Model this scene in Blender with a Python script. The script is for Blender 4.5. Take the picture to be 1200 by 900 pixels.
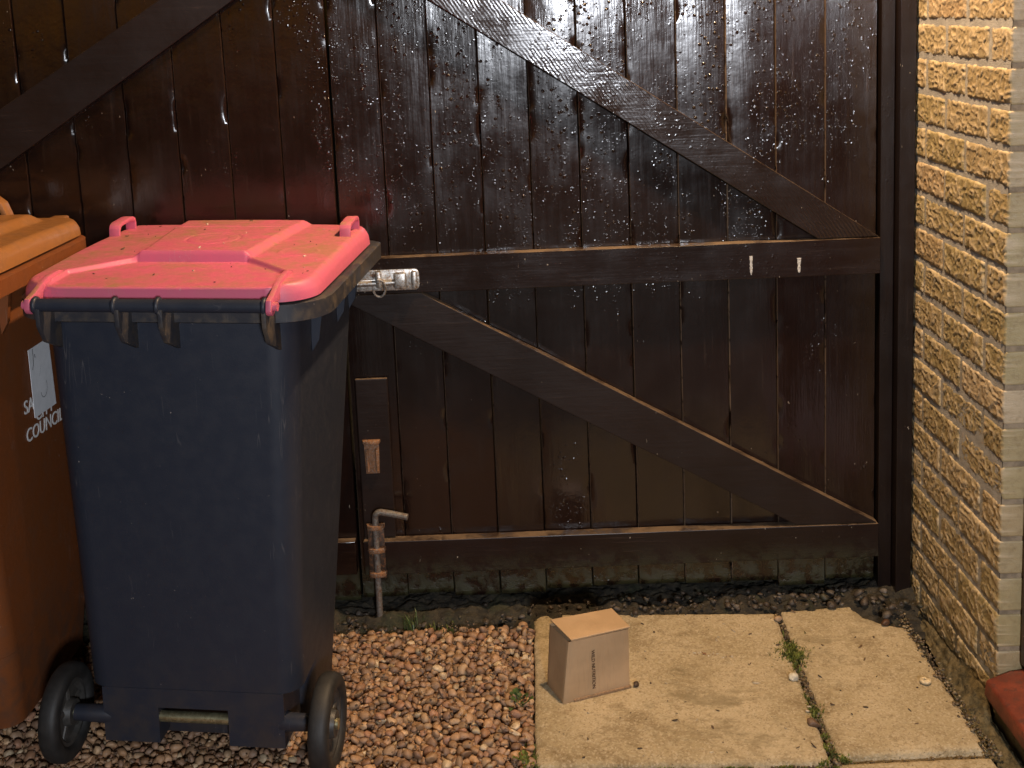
import bpy, bmesh, math, random
import numpy as np
from mathutils import Vector, Matrix, Euler
random.seed(7); RNG = np.random.default_rng(11)
S = bpy.context.scene
C = S.collection
for o in list(bpy.data.objects): bpy.data.objects.remove(o)

# ------------------------------------------------------------------ camera
cam_d = bpy.data.cameras.new('camera'); cam = bpy.data.objects.new('camera', cam_d); C.objects.link(cam)
def cam_axes(yaw, pitch, roll):
    cy, sy, cp, sp, cr, sr = math.cos(yaw), math.sin(yaw), math.cos(pitch), math.sin(pitch), math.cos(roll), math.sin(roll)
    f = Vector((sy*cp, cy*cp, -sp)); r = Vector((cy, -sy, 0)); d = f.cross(r)
    return cr*r + sr*d, -sr*r + cr*d, f
cr_, cd_, cf_ = cam_axes(-0.0191, 0.1557, 0.0456)
m = Matrix((cr_, -cd_, -cf_)).transposed().to_4x4(); m.translation = Vector((-1.0065, -2.9181, 1.5214))
cam.matrix_world = m
cam_d.sensor_fit = 'HORIZONTAL'; cam_d.sensor_width = 36.0
cam_d.lens = 1416.7/1200*36
cam_d.shift_x = (600-557.1)/1200; cam_d.shift_y = (232.5-450)/1200
cam_d.clip_start = 0.05; cam_d.clip_end = 500
S.camera = cam

# ------------------------------------------------------------------ night sky, lamps, exposure
W = bpy.data.worlds.new('World'); S.world = W; W.use_nodes = True
wn = W.node_tree.nodes; wl = W.node_tree.links
bg = wn['Background']; sky = wn.new('ShaderNodeTexSky'); sky.sky_type = 'NISHITA'; sky.sun_disc = False
sky.sun_elevation = math.radians(3); sky.sun_rotation = math.radians(200)
wl.new(sky.outputs[0], bg.inputs[0]); bg.inputs[1].default_value = 0.008
def lamp(name, loc, energy, col, size, kind='POINT', target=None, spot=None):
    d = bpy.data.lights.new(name, kind); d.energy = energy; d.color = col
    if kind == 'AREA': d.shape = 'DISK'; d.size = size
    else: d.shadow_soft_size = size
    if spot: d.spot_size = spot; d.spot_blend = 0.6
    o = bpy.data.objects.new(name, d); C.objects.link(o); o.location = loc
    if target: o.rotation_euler = (Vector(target)-Vector(loc)).to_track_quat('-Z', 'Y').to_euler()
    return o
lamp('house_wall_lamp', (-0.46, -0.40, 2.60), 235, (1.0, 0.69, 0.40), 0.045)
lamp('yard_lamp', (-0.45, -4.6, 1.70), 410, (0.88, 0.92, 1.0), 0.16)
lamp('warm_fill_lamp', (-0.22, -2.1, 2.35), 20, (1.0, 0.66, 0.36), 0.06)  # unseen warm lamp added to warm the end face of the brick wall
vs = S.view_settings; vs.view_transform = 'Standard'; vs.look = 'None'; vs.gamma = 1.0; vs.use_curve_mapping = False
vs.exposure = 0.0

# ------------------------------------------------------------------ numpy noise
def _hash(ix, iy, iz, seed):
    n = (ix*374761393 + iy*668265263 + iz*2147483647 + seed*1442695041) & 0xffffffff
    n = ((n ^ (n >> 13))*1274126177) & 0xffffffff
    n = ((n ^ (n >> 16))*2246822519) & 0xffffffff
    return ((n ^ (n >> 15)) & 0xffffff)/float(0xffffff)
def vnoise(p, seed=0):
    p = np.asarray(p, float); i = np.floor(p).astype(np.int64); f = p - i; f = f*f*(3-2*f)
    out = 0
    for dx in (0, 1):
        for dy in (0, 1):
            for dz in (0, 1):
                w = (f[..., 0] if dx else 1-f[..., 0])*(f[..., 1] if dy else 1-f[..., 1])*(f[..., 2] if dz else 1-f[..., 2])
                out = out + w*_hash(i[..., 0]+dx, i[..., 1]+dy, i[..., 2]+dz, seed)
    return out*2-1
def fbm(p, oct=4, seed=0, gain=.5):
    p = np.asarray(p, float); a, o, t = 1.0, 0, 0
    for k in range(oct):
        o = o + a*vnoise(p*2**k + 17.3*k, seed+k); t += a; a *= gain
    return o/t
def sstep(a, b, x):
    t = np.clip((x-a)/(b-a), 0, 1); return t*t*(3-2*t)

# ------------------------------------------------------------------ materials
class N:
    """small node-graph helper"""
    def __init__(s, name):
        s.m = bpy.data.materials.new(name); s.m.use_nodes = True; s.t = s.m.node_tree
        s.b = s.t.nodes['Principled BSDF']; s.b.inputs['Roughness'].default_value = .6
        s.tc = s.t.nodes.new('ShaderNodeTexCoord'); s.geo = None
    def new(s, ty, **kw):
        n = s.t.nodes.new(ty)
        for k, v in kw.items(): setattr(n, k, v)
        return n
    def link(s, a, b): s.t.links.new(a, b)
    def set(s, sock, v):
        if hasattr(v, 'is_linked') or isinstance(v, bpy.types.NodeSocket): s.link(v, sock)
        else: sock.default_value = v
    def pos(s, scale=(1, 1, 1), rot=(0, 0, 0), obj=True):
        mp = s.new('ShaderNodeMapping'); mp.inputs['Scale'].default_value = scale; mp.inputs['Rotation'].default_value = rot
        s.link(s.tc.outputs['Object'], mp.inputs[0]); return mp.outputs[0]
    def noise(s, scale, detail=4, rough=.55, vec=None, dist=0, out='Fac'):
        n = s.new('ShaderNodeTexNoise'); n.inputs['Scale'].default_value = scale; n.inputs['Detail'].default_value = detail
        n.inputs['Roughness'].default_value = rough; n.inputs['Distortion'].default_value = dist
        s.link(vec if vec is not None else s.pos(), n.inputs['Vector']); return n.outputs[out]
    def vor(s, scale, vec=None, out='Distance', feature='F1', rnd=1):
        n = s.new('ShaderNodeTexVoronoi', feature=feature); n.inputs['Scale'].default_value = scale; n.inputs['Randomness'].default_value = rnd
        s.link(vec if vec is not None else s.pos(), n.inputs['Vector']); return n.outputs[out]
    def ramp(s, v, a, b, lo=0., hi=1.):
        n = s.new('ShaderNodeMapRange', interpolation_type='SMOOTHSTEP')
        for k, x in zip(('From Min', 'From Max', 'To Min', 'To Max'), (a, b, lo, hi)): n.inputs[k].default_value = x
        s.link(v, n.inputs['Value']); return n.outputs[0]
    def math(s, op, a, b=0.):
        n = s.new('ShaderNodeMath', operation=op); s.set(n.inputs[0], a); s.set(n.inputs[1], b); return n.outputs[0]
    def mix(s, f, a, b):
        n = s.new('ShaderNodeMix', data_type='RGBA'); s.set(n.inputs[0], f)
        for sock, v in ((n.inputs[6], a), (n.inputs[7], b)):
            s.set(sock, (*v, 1) if isinstance(v, tuple) else v)
        return n.outputs[2]
    def attr(s, name): return s.new('ShaderNodeAttribute', attribute_name=name).outputs
    def axis(s, k):
        n = s.new('ShaderNodeSeparateXYZ'); s.link(s.tc.outputs['Object'], n.inputs[0]); return n.outputs[k]
    def bump(s, h, dist=.002, strength=1., prev=None):
        n = s.new('ShaderNodeBump'); n.inputs['Distance'].default_value = dist; n.inputs['Strength'].default_value = strength
        s.link(h, n.inputs['Height'])
        if prev is not None: s.link(prev, n.inputs['Normal'])
        return n.outputs[0]
    def out(s, col=None, rough=None, nrm=None, metal=None, spec=None, coat=None, sheen=None):
        i = s.b.inputs
        if col is not None: s.set(i['Base Color'], (*col, 1) if isinstance(col, tuple) else col)
        if rough is not None: s.set(i['Roughness'], rough)
        if nrm is not None: s.link(nrm, i['Normal'])
        if metal is not None: s.set(i['Metallic'], metal)
        if spec is not None: s.set(i['Specular IOR Level'], spec)
        if coat is not None: i['Coat Weight'].default_value = coat; i['Coat Roughness'].default_value = .12
        return s.m

def paint_mat(name, base, algae=False, saw=False, grain_axis='z', blister=1.0, zref=0.0, matt=0.0):
    n = N(name)
    sc = {'z': (1, 1, .06), 'x': (.06, 1, 1)}[grain_axis]
    gv = n.pos(scale=sc)
    grain = n.noise(95, 5, .6, gv); grain2 = n.noise(260, 3, .5, gv)
    big = n.noise(2.3, 3, .5); mid = n.noise(9, 4, .6)
    bl = n.ramp(n.vor(78), .0, .36, 1, 0); bl2 = n.ramp(n.vor(170), .0, .32, 1, 0)
    pick = n.ramp(n.vor(78, out='Color'), .36, .46)
    mask = n.math('MULTIPLY', n.ramp(n.noise(5.5, 4, .65, n.pos(scale=(1.6, 1, .55))), .43, .56), pick)
    if blister == 1.0:   # the paint has blistered most on the upper middle boards
        dx = n.math('DIVIDE', n.math('ADD', n.axis(0), .78), .62); dz = n.math('DIVIDE', n.math('SUBTRACT', n.axis(2), 1.36), .52)
        rad = n.math('ADD', n.math('MULTIPLY', dx, dx), n.math('MULTIPLY', dz, dz))
        mask = n.math('MULTIPLY', mask, n.math('ADD', n.ramp(rad, .55, 1.5, 1, 0), n.ramp(n.noise(3.1, 4, .7), .56, .62, 0, .8)))
        mask = n.math('MINIMUM', mask, 1.0)
    blis = n.math('MULTIPLY', n.math('ADD', bl, n.math('MULTIPLY', bl2, .35)), mask)
    nr = n.bump(grain, .0007, .5); nr = n.bump(grain2, .00025, .5, nr); nr = n.bump(mid, .0022, .5, nr)
    if blister: nr = n.bump(blis, .0024*blister, 1.0, nr)
    if saw:
        sv = n.pos(rot=(0, math.radians(saw), 0))
        w = n.new('ShaderNodeTexWave', wave_type='BANDS', bands_direction='X'); w.inputs['Scale'].default_value = 40
        w.inputs['Distortion'].default_value = 3.5; w.inputs['Detail'].default_value = 2; w.inputs['Detail Scale'].default_value = 1.2
        n.link(sv, w.inputs['Vector'])
        nr = n.bump(n.math('MULTIPLY', w.outputs['Fac'], n.math('MULTIPLY', n.ramp(big, .40, .62, .10, 1), n.ramp(n.noise(16, 3), .35, .6, .2, 1))), .0009, .45, nr)
    col = n.mix(n.ramp(big, .3, .7), base, tuple(c*1.5 for c in base))
    col = n.mix(n.ramp(grain, .62, .8, 0, .35), col, (.075, .045, .03))
    if blister == 1.0:
        wear_gloss = n.math('MULTIPLY', n.attr('edge')['Fac'], n.ramp(n.noise(6.5, 4, .7, n.pos(scale=(.8, 1, .55))), .35, .47))
        wear_gloss = n.math('MULTIPLY', wear_gloss, n.ramp(n.noise(70, 3, .6), .30, .45))
        col = n.mix(n.math('MULTIPLY', wear_gloss, .9), col, (.40, .28, .19))  # pale left arrises: bare wood, plus edge gloss put into the colour
    chips = n.math('MULTIPLY', n.ramp(n.noise(150, 2, .5, n.pos(scale=(1, 1, .45))), .735, .76), n.ramp(n.noise(12, 2), .5, .62))
    col = n.mix(n.math('MULTIPLY', chips, .8), col, (.42, .36, .28))
    rough = n.ramp(n.math('ADD', mid, n.math('MULTIPLY', grain, .5)), .45, 1.05, .11+matt, .25+matt)
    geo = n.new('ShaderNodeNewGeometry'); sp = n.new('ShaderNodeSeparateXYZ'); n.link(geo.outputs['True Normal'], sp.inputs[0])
    top_tan = n.math('MULTIPLY', n.ramp(sp.outputs[2], .45, .85), n.ramp(n.noise(9, 6, .8), .36, .60, .12, 1))  # tan, rougher tone on upward faces, broken up by noise
    col = n.mix(n.math('MULTIPLY', top_tan, .8), col, (.17, .115, .07)); rough = n.math('ADD', rough, n.math('MULTIPLY', top_tan, .5))
    if algae:
        z = n.axis(2)
        g = n.math('MULTIPLY', n.ramp(z, zref+.14, zref+.0, 0, 1), n.ramp(n.noise(26, 5, .65), .36, .60))
        col = n.mix(n.math('MULTIPLY', g, .8), col, (.045, .046, .016))
        rough = n.math('ADD', rough, n.math('MULTIPLY', g, .35))
        nr = n.bump(n.math('MULTIPLY', g, n.noise(300, 3)), .003, .7, nr)
    return n.out(col, rough, nr, spec=(.66 if matt < .04 else .45 if matt < .1 else .28))
BROWN = (.0105, .0050, .0036)
M = {}
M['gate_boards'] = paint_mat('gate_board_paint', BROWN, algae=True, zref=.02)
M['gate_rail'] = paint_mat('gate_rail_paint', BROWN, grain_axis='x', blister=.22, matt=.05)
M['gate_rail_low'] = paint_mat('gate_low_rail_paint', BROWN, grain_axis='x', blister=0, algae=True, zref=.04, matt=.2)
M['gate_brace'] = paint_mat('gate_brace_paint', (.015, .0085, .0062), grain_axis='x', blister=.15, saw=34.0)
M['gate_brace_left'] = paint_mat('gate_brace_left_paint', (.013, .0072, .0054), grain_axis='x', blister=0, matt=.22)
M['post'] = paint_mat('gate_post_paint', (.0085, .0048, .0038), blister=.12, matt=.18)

def plastic(name, base, rough=.42, dirt=(.10, .06, .03), dirt_amt=.25, scratch=.5, lidflat=False, zdirt=True):
    n = N(name)
    big = n.noise(4, 4, .6); fine = n.noise(420, 2, .5); mid = n.noise(28, 5, .65)
    col = n.mix(n.ramp(big, .35, .65, 0, .2), base, tuple(min(1, c*1.1+.001) for c in base))
    d = n.math('MULTIPLY', n.ramp(mid, .42, .68), dirt_amt)
    if lidflat:
        geo = n.new('ShaderNodeNewGeometry'); sp = n.new('ShaderNodeSeparateXYZ'); n.link(geo.outputs['True Normal'], sp.inputs[0])
        d = n.math('MULTIPLY', n.math('ADD', d, n.math('MULTIPLY', n.ramp(n.noise(6, 6, .75), .40, .64), .70)), n.ramp(sp.outputs[2], .5, .97, .15, 1))
    col = n.mix(d, col, dirt)
    # scratches: thin stretched noise ridges
    for ang, sc in ((.35, 24), (-.5, 30), (1.4, 26)):
        v = n.pos(scale=(1, 1, .04), rot=(0, ang, ang*.7))
        s_ = n.math('ABSOLUTE', n.math('SUBTRACT', n.noise(sc, 2, .5, v), .5))
        k = n.math('MULTIPLY', n.ramp(s_, .0, .006, 1, 0), n.ramp(n.noise(6+sc*.2, 3), .57, .66))
        col = n.mix(n.math('MULTIPLY', k, .30*scratch), col, (.5, .45, .40))
    if zdirt:
        z = n.axis(2)
        col = n.mix(n.math('MULTIPLY', n.ramp(z, .28, .05, 0, .5), n.ramp(n.noise(14, 5, .7), .35, .65)), col, (.05, .036, .026))
    specks = n.math('MULTIPLY', n.ramp(n.noise(170, 1, .5), .76, .79), n.ramp(n.noise(9, 2), .5, .6))
    col = n.mix(n.math('MULTIPLY', specks, .45), col, (.5, .42, .36))
    nr = n.bump(fine, .0004, .5); nr = n.bump(n.noise(5, 2), .004, .12, nr)
    r = n.math('ADD', n.ramp(mid, .3, .7, rough-.03, rough+.06), n.math('MULTIPLY', d, .3))
    return n.out(col, r, nr, spec=.45)
M['blue'] = plastic('navy_bin_plastic', (.0185, .0225, .035), .46, (.05, .04, .03), .05, scratch=.28)
M['rim'] = plastic('navy_rim_plastic', (.030, .030, .036), .42, (.12, .085, .05), .45, zdirt=False)
M['pink'] = plastic('pink_lid_plastic', (.58, .115, .195), .42, (.33, .145, .085), .45, scratch=.4, lidflat=True, zdirt=False)
M['brown_bin'] = plastic('brown_bin_plastic', (.19, .058, .017), .45, (.10, .045, .02), .25)
M['brown_lid'] = plastic('brown_lid_plastic', (.30, .125, .036), .36, (.20, .10, .05), .4, zdirt=False)

def simple(name, col, rough=.6, metal=0, bump=None, var=.3, sc=30, dark=None):
    n = N(name); f = n.noise(sc, 5, .6)
    c = n.mix(n.ramp(f, .3, .7), tuple(x*(1-var) for x in col), tuple(min(1, x*(1+var)) for x in col))
    if dark: c = n.mix(n.ramp(n.noise(sc*2.3, 4, .7), .5, .62), c, dark)
    nr = n.bump(n.noise(sc*6, 3), bump or .0005, .6)
    return n.out(c, rough, nr, metal)
M['rubber'] = simple('tyre_rubber', (.018, .017, .016), .6, sc=40)
M['hub'] = simple('wheel_hub_plastic', (.045, .042, .038), .5, sc=50)
M['axle'] = simple('zinc_axle', (.42, .39, .24), .38, .85, sc=60, dark=(.30, .25, .14))
M['steel'] = simple('plated_steel', (.50, .48, .45), .40, .85, sc=90, dark=(.28, .18, .11))
M['rust_paint'] = simple('rusty_painted_steel', (.06, .035, .022), .55, .3, sc=70, dark=(.20, .085, .035))
M['rust'] = simple('orange_rust', (.20, .085, .030), .75, .1, sc=140, dark=(.24, .20, .17))
M['grey_steel'] = simple('dull_grey_steel', (.20, .18, .155), .5, .4, sc=110, dark=(.16, .075, .04))
M['white_print'] = simple('white_print', (.85, .84, .82), .6, sc=90, var=.06)
M['sticker'] = simple('white_paper_sticker', (.82, .83, .85), .5, sc=30, var=.06)
M['ink'] = simple('black_ink', (.012, .012, .016), .6)
M['print_ink'] = simple('dark_print_ink', (.055, .035, .025), .7)
M['splash'] = simple('pale_bird_splash', (.60, .57, .52), .5, sc=90, dark=(.2, .16, .12))
M['frame_paint'] = simple('maroon_frame_paint', (.050, .008, .011), .35, sc=25)
M['step_paint'] = simple('red_step_paint', (.17, .034, .016), .55, sc=22, bump=.001, dark=(.11, .03, .018))
M['plinth'] = simple('mossy_concrete', (.16, .14, .075), .9, sc=24, bump=.004, dark=(.10, .10, .04))
M['leaf_dark'] = simple('weed_leaf', (.055, .085, .020), .5, sc=60)
M['moss'] = simple('moss_green', (.10, .115, .016), .8, sc=60, var=.5)
M['crumb'] = simple('dark_leaf_crumb', (.055, .028, .015), .8, sc=90, var=.5)
M['pale_stone'] = simple('pale_stone', (.55, .47, .34), .8, sc=60, var=.25)
M['shell'] = simple('snail_shell', (.58, .46, .28), .45, sc=120, var=.3)

def brick_mat():
    n = N('rustic_buff_brick'); a = n.attr('tone')
    sp = n.new('ShaderNodeSeparateColor'); n.link(a['Color'], sp.inputs[0]); crest = n.attr('crest')['Fac']
    col = n.mix(sp.outputs[0], (.42, .315, .185), (.53, .41, .26))
    col = n.mix(n.math('MULTIPLY', sp.outputs[1], .75), col, (.38, .30, .135))
    col = n.mix(n.math('MULTIPLY', sp.outputs[2], .6), col, (.44, .27, .15))
    col = n.mix(n.ramp(n.noise(60, 5, .7), .45, .75, 0, .5), col, (.22, .145, .065))
    z = n.axis(2)
    g = n.math('MULTIPLY', n.ramp(z, .55, .0, 0, .75), n.ramp(n.noise(12, 5, .65), .30, .62))
    col = n.mix(n.math('MULTIPLY', g, .6), col, (.16, .125, .055))
    col = n.mix(n.ramp(crest, .0004, .0024, 0, .6), col, (.66, .52, .34))
    nr = n.bump(n.noise(420, 4, .6), .0014, .7)
    return n.out(col, n.ramp(n.noise(90, 3), .3, .7, .28, .55), nr, spec=.5)
M['brick'] = brick_mat()
def mortar_mat():
    n = N('grey_mortar'); f = n.noise(40, 5, .6); z = n.axis(2)
    c = n.mix(n.ramp(f, .3, .7), (.33, .315, .295), (.42, .40, .375))
    c = n.mix(n.math('MULTIPLY', n.ramp(z, .35, .0, 0, .8), n.ramp(n.noise(15, 4), .3, .6)), c, (.10, .085, .04))
    return n.out(c, .9, n.bump(n.noise(300, 4), .002, .8))
M['mortar'] = mortar_mat()
M['core'] = simple('warm_tinted_reveal_mortar', (.27, .205, .135), .9, sc=40, bump=.001)  # same mortar tinted to carry the warm light on the wall end
def fillet_mat():
    n = N('dirty_mortar_fillet'); c = n.mix(n.ramp(n.noise(30, 6, .7), .35, .65), (.060, .048, .020), (.16, .12, .055))
    c = n.mix(n.ramp(n.noise(90, 4, .7), .55, .65, 0, .8), c, (.035, .028, .014))
    return n.out(c, .85, n.bump(n.noise(120, 5, .65), .006, .9))
M['fillet'] = fillet_mat()
def slab_mat():
    n = N('buff_concrete_slab'); 
    c = n.mix(n.ramp(n.noise(5, 6, .65), .36, .64), (.44, .345, .20), (.58, .465, .295))
    c = n.mix(n.ramp(n.noise(20, 6, .75), .48, .68, 0, .65), c, (.25, .18, .085))
    c = n.mix(n.ramp(n.noise(3.3, 6, .75), .50, .62, 0, .75), c, (.24, .17, .08))
    c = n.mix(n.ramp(n.noise(8, 5, .75), .60, .70, 0, .6), c, (.20, .17, .10))
    agg = n.vor(260, out='Color'); c = n.mix(n.ramp(agg, .55, .95, 0, .6), c, (.64, .54, .38))
    c = n.mix(n.ramp(agg, .40, .10, 0, .45), c, (.24, .165, .08))
    pit = n.ramp(n.noise(150, 3, .7), .66, .70); c = n.mix(n.math('MULTIPLY', pit, .85), c, (.09, .055, .03))
    c = n.mix(n.math('MULTIPLY', n.ramp(n.noise(60, 4, .7), .69, .72), .8), c, (.07, .042, .022))
    c = n.mix(n.math('MULTIPLY', n.ramp(n.noise(2.1, 6, .8, n.pos(scale=(1, 1.7, 1))), .50, .62), .7), c, (.245, .19, .10))
    h = n.math('ADD', n.noise(240, 5, .75), n.math('SUBTRACT', n.noise(50, 4), n.math('MULTIPLY', pit, .6)))
    return n.out(c, .9, n.bump(h, .0055, .9))
M['slab'] = slab_mat()
def soil_mat():
    n = N('dark_soil'); c = n.mix(n.ramp(n.noise(40, 6, .7), .35, .65), (.012, .010, .007), (.050, .040, .024))
    c = n.mix(n.ramp(n.noise(9, 5, .7), .5, .66, 0, .6), c, (.030, .036, .014))
    return n.out(c, .8, n.bump(n.noise(130, 6, .7), .008, 1))
M['soil'] = soil_mat()
def pebble_mat(name):
    n = N(name); a = n.attr('tone')
    c = n.mix(n.ramp(n.noise(120, 4, .6), .3, .7, 0, .4), a['Color'], (.10, .06, .035))
    return n.out(c, .58, n.bump(n.noise(300, 4), .001, .6))
M['pebble'] = pebble_mat('pea_gravel')
def card_mat():
    n = N('brown_cardboard'); c = n.mix(n.ramp(n.noise(9, 4), .35, .65), (.40, .265, .145), (.48, .32, .18))
    fib = n.noise(200, 3, .6, n.pos(scale=(1, 1, .1))); c = n.mix(n.ramp(fib, .5, .8, 0, .25), c, (.28, .165, .085))
    w = n.noise(60, 2, .5, n.pos(scale=(2.2, .2, .05)))
    return n.out(c, .62, n.bump(n.math('ADD', fib, w), .0006, .6))
M['card'] = card_mat()
M['card_edge'] = simple('cardboard_cut_edge', (.26, .16, .085), .8, sc=200)

# ------------------------------------------------------------------ object helpers
def np_obj(name, v, f, mat, parent=None, smooth=True, quads=True):
    me = bpy.data.meshes.new(name); v = np.asarray(v, np.float32); f = np.asarray(f, np.int32)
    k = f.shape[1]
    me.vertices.add(len(v)); me.vertices.foreach_set('co', v.ravel())
    me.loops.add(f.size); me.loops.foreach_set('vertex_index', f.ravel())
    me.polygons.add(len(f)); me.polygons.foreach_set('loop_start', np.arange(0, f.size, k, dtype=np.int32))
    me.polygons.foreach_set('loop_total', np.full(len(f), k, np.int32))
    me.update(calc_edges=True); me.validate()
    if smooth: me.polygons.foreach_set('use_smooth', np.ones(len(me.polygons), bool))
    me.materials.append(mat)
    o = bpy.data.objects.new(name, me); C.objects.link(o)
    if parent: o.parent = parent
    return o
def bm_obj(name, bm, mat, parent=None, smooth=None):
    bmesh.ops.recalc_face_normals(bm, faces=bm.faces)
    me = bpy.data.meshes.new(name); bm.to_mesh(me); bm.free(); me.materials.append(mat)
    if smooth is not None:
        for p in me.polygons: p.use_smooth = True
        if smooth > 0: me.set_sharp_from_angle(angle=math.radians(smooth))
    o = bpy.data.objects.new(name, me); C.objects.link(o)
    if parent: o.parent = parent
    return o
def tag(o, label=None, cat=None, group=None, kind=None):
    if label: o['label'] = label
    if cat: o['category'] = cat
    if group: o['group'] = group
    if kind: o['kind'] = kind
    return o
def thing(name, label, cat, loc=(0, 0, 0), rot=(0, 0, 0), group=None):
    o = bpy.data.objects.new(name, None); C.objects.link(o); o.location = loc; o.rotation_euler = rot; o.empty_display_size = .1
    return tag(o, label, cat, group)
def box(bm, x0, x1, y0, y1, z0, z1, bev=0.0, seg=2):
    r = bmesh.ops.create_cube(bm, size=1); vs_ = r['verts']
    for v in vs_: v.co = Vector((x0 if v.co.x < 0 else x1, y0 if v.co.y < 0 else y1, z0 if v.co.z < 0 else z1))
    if bev:
        e = list({e for v in vs_ for e in v.link_edges})
        bmesh.ops.bevel(bm, geom=e, offset=bev, segments=seg, profile=.5, affect='EDGES')
def prism(bm, pts, axis, a, b, bev=0.0):
    """polygon pts (2d) extruded along axis from a to b"""
    def P(p, t): return {'y': (p[0], t, p[1]), 'x': (t, p[0], p[1]), 'z': (p[0], p[1], t)}[axis]
    va = [bm.verts.new(P(p, a)) for p in pts]; vb = [bm.verts.new(P(p, b)) for p in pts]
    n = len(pts); fs = [bm.faces.new(va), bm.faces.new(list(reversed(vb)))]
    for i in range(n): fs.append(bm.faces.new((va[i], va[(i+1) % n], vb[(i+1) % n], vb[i])))
    bmesh.ops.recalc_face_normals(bm, faces=fs)
    if bev:
        e = list({e for f in fs for e in f.edges})
        bmesh.ops.bevel(bm, geom=e, offset=bev, segments=2, profile=.5, affect='EDGES')
def tube(bm, pts, r, seg=14, caps=True):
    pts = [Vector(p) for p in pts]; rings = []; n = len(pts)
    rs = r if isinstance(r, (list, tuple)) else [r]*n
    up = None
    for i, p in enumerate(pts):
        t = (pts[min(i+1, n-1)] - pts[max(i-1, 0)]).normalized()
        if up is None: up = t.orthogonal().normalized()
        up = (up - t*up.dot(t)).normalized(); s = t.cross(up)
        rings.append([bm.verts.new(p + rs[i]*(math.cos(a)*up + math.sin(a)*s)) for a in [2*math.pi*k/seg for k in range(seg)]])
    for i in range(n-1):
        for k in range(seg): bm.faces.new((rings[i][k], rings[i][(k+1) % seg], rings[i+1][(k+1) % seg], rings[i+1][k]))
    if caps: bm.faces.new(rings[0][::-1]); bm.faces.new(rings[-1])
def lathe_x(bm, prof, seg=40, cx=0, cy=0, cz=0):
    """profile of (x, r) revolved about an x-parallel axis, closed loop"""
    rings = [[bm.verts.new((cx+x, cy+r*math.cos(a), cz+r*math.sin(a))) for a in [2*math.pi*k/seg for k in range(seg)]] for x, r in prof]
    n = len(rings)
    for i in range(n):
        for k in range(seg):
            a, b = rings[i], rings[(i+1) % n]
            bm.faces.new((a[k], a[(k+1) % seg], b[(k+1) % seg], b[k]))
def grid_faces(nx, ny, off=0):
    i = np.arange(nx-1)[:, None]*ny + np.arange(ny-1)[None, :]
    i = i.ravel() + off
    return np.stack([i, i+ny, i+ny+1, i+1], 1)
def rrect(hw, y0, y1, r0, r1, seg=8):
    """rounded rectangle u in +-hw, v from y0 to y1; r0 radius of corners at y0, r1 at y1; ccw"""
    out = []
    for cx, cy, r, a0 in ((hw, y0, r0, -90), (hw, y1, r1, 0), (-hw, y1, r1, 90), (-hw, y0, r0, 180)):
        ccx = cx - math.copysign(r, cx); ccy = cy + r if cy == y0 else cy - r
        for k in range(seg+1):
            a = math.radians(a0 + 90*k/seg); out.append((ccx + r*math.cos(a), ccy + r*math.sin(a)))
    return out
def loft(bm, loops, cap0=True, cap1=True):
    R = [[bm.verts.new(p) for p in L] for L in loops]; n = len(R[0])
    for a, b in zip(R[:-1], R[1:]):
        for k in range(n): bm.faces.new((a[k], a[(k+1) % n], b[(k+1) % n], b[k]))
    if cap0: bm.faces.new(R[0][::-1])
    if cap1: bm.faces.new(R[-1])

# ------------------------------------------------------------------ ground
bm = bmesh.new(); box(bm, -60, 60, -60, 60, -.30, -.045)
tag(bm_obj('ground', bm, M['soil']), kind='structure')
# strip of damp soil and grit along the gate foot, and the bed under gravel and slabs
nx, ny = 420, 150
X, Y = np.meshgrid(np.linspace(-3.0, -.002, nx), np.linspace(-.20, .10, ny), indexing='ij')
P = np.stack([X, Y, 0*X], -1)
Z = -.026 + .022*fbm(P*14, 5, 3) + .012*fbm(P*60, 3, 9) + .028*sstep(-.16, -.03, Y) - .03*sstep(-.95, -1.05, X)*sstep(-.05, -.13, Y)
Z += .03*sstep(-.20, -.03, X)*sstep(-.20, -.06, Y)
o = np_obj('soil', np.stack([X, Y, Z], -1).reshape(-1, 3), grid_faces(nx, ny), M['soil']); tag(o, kind='structure')

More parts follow.
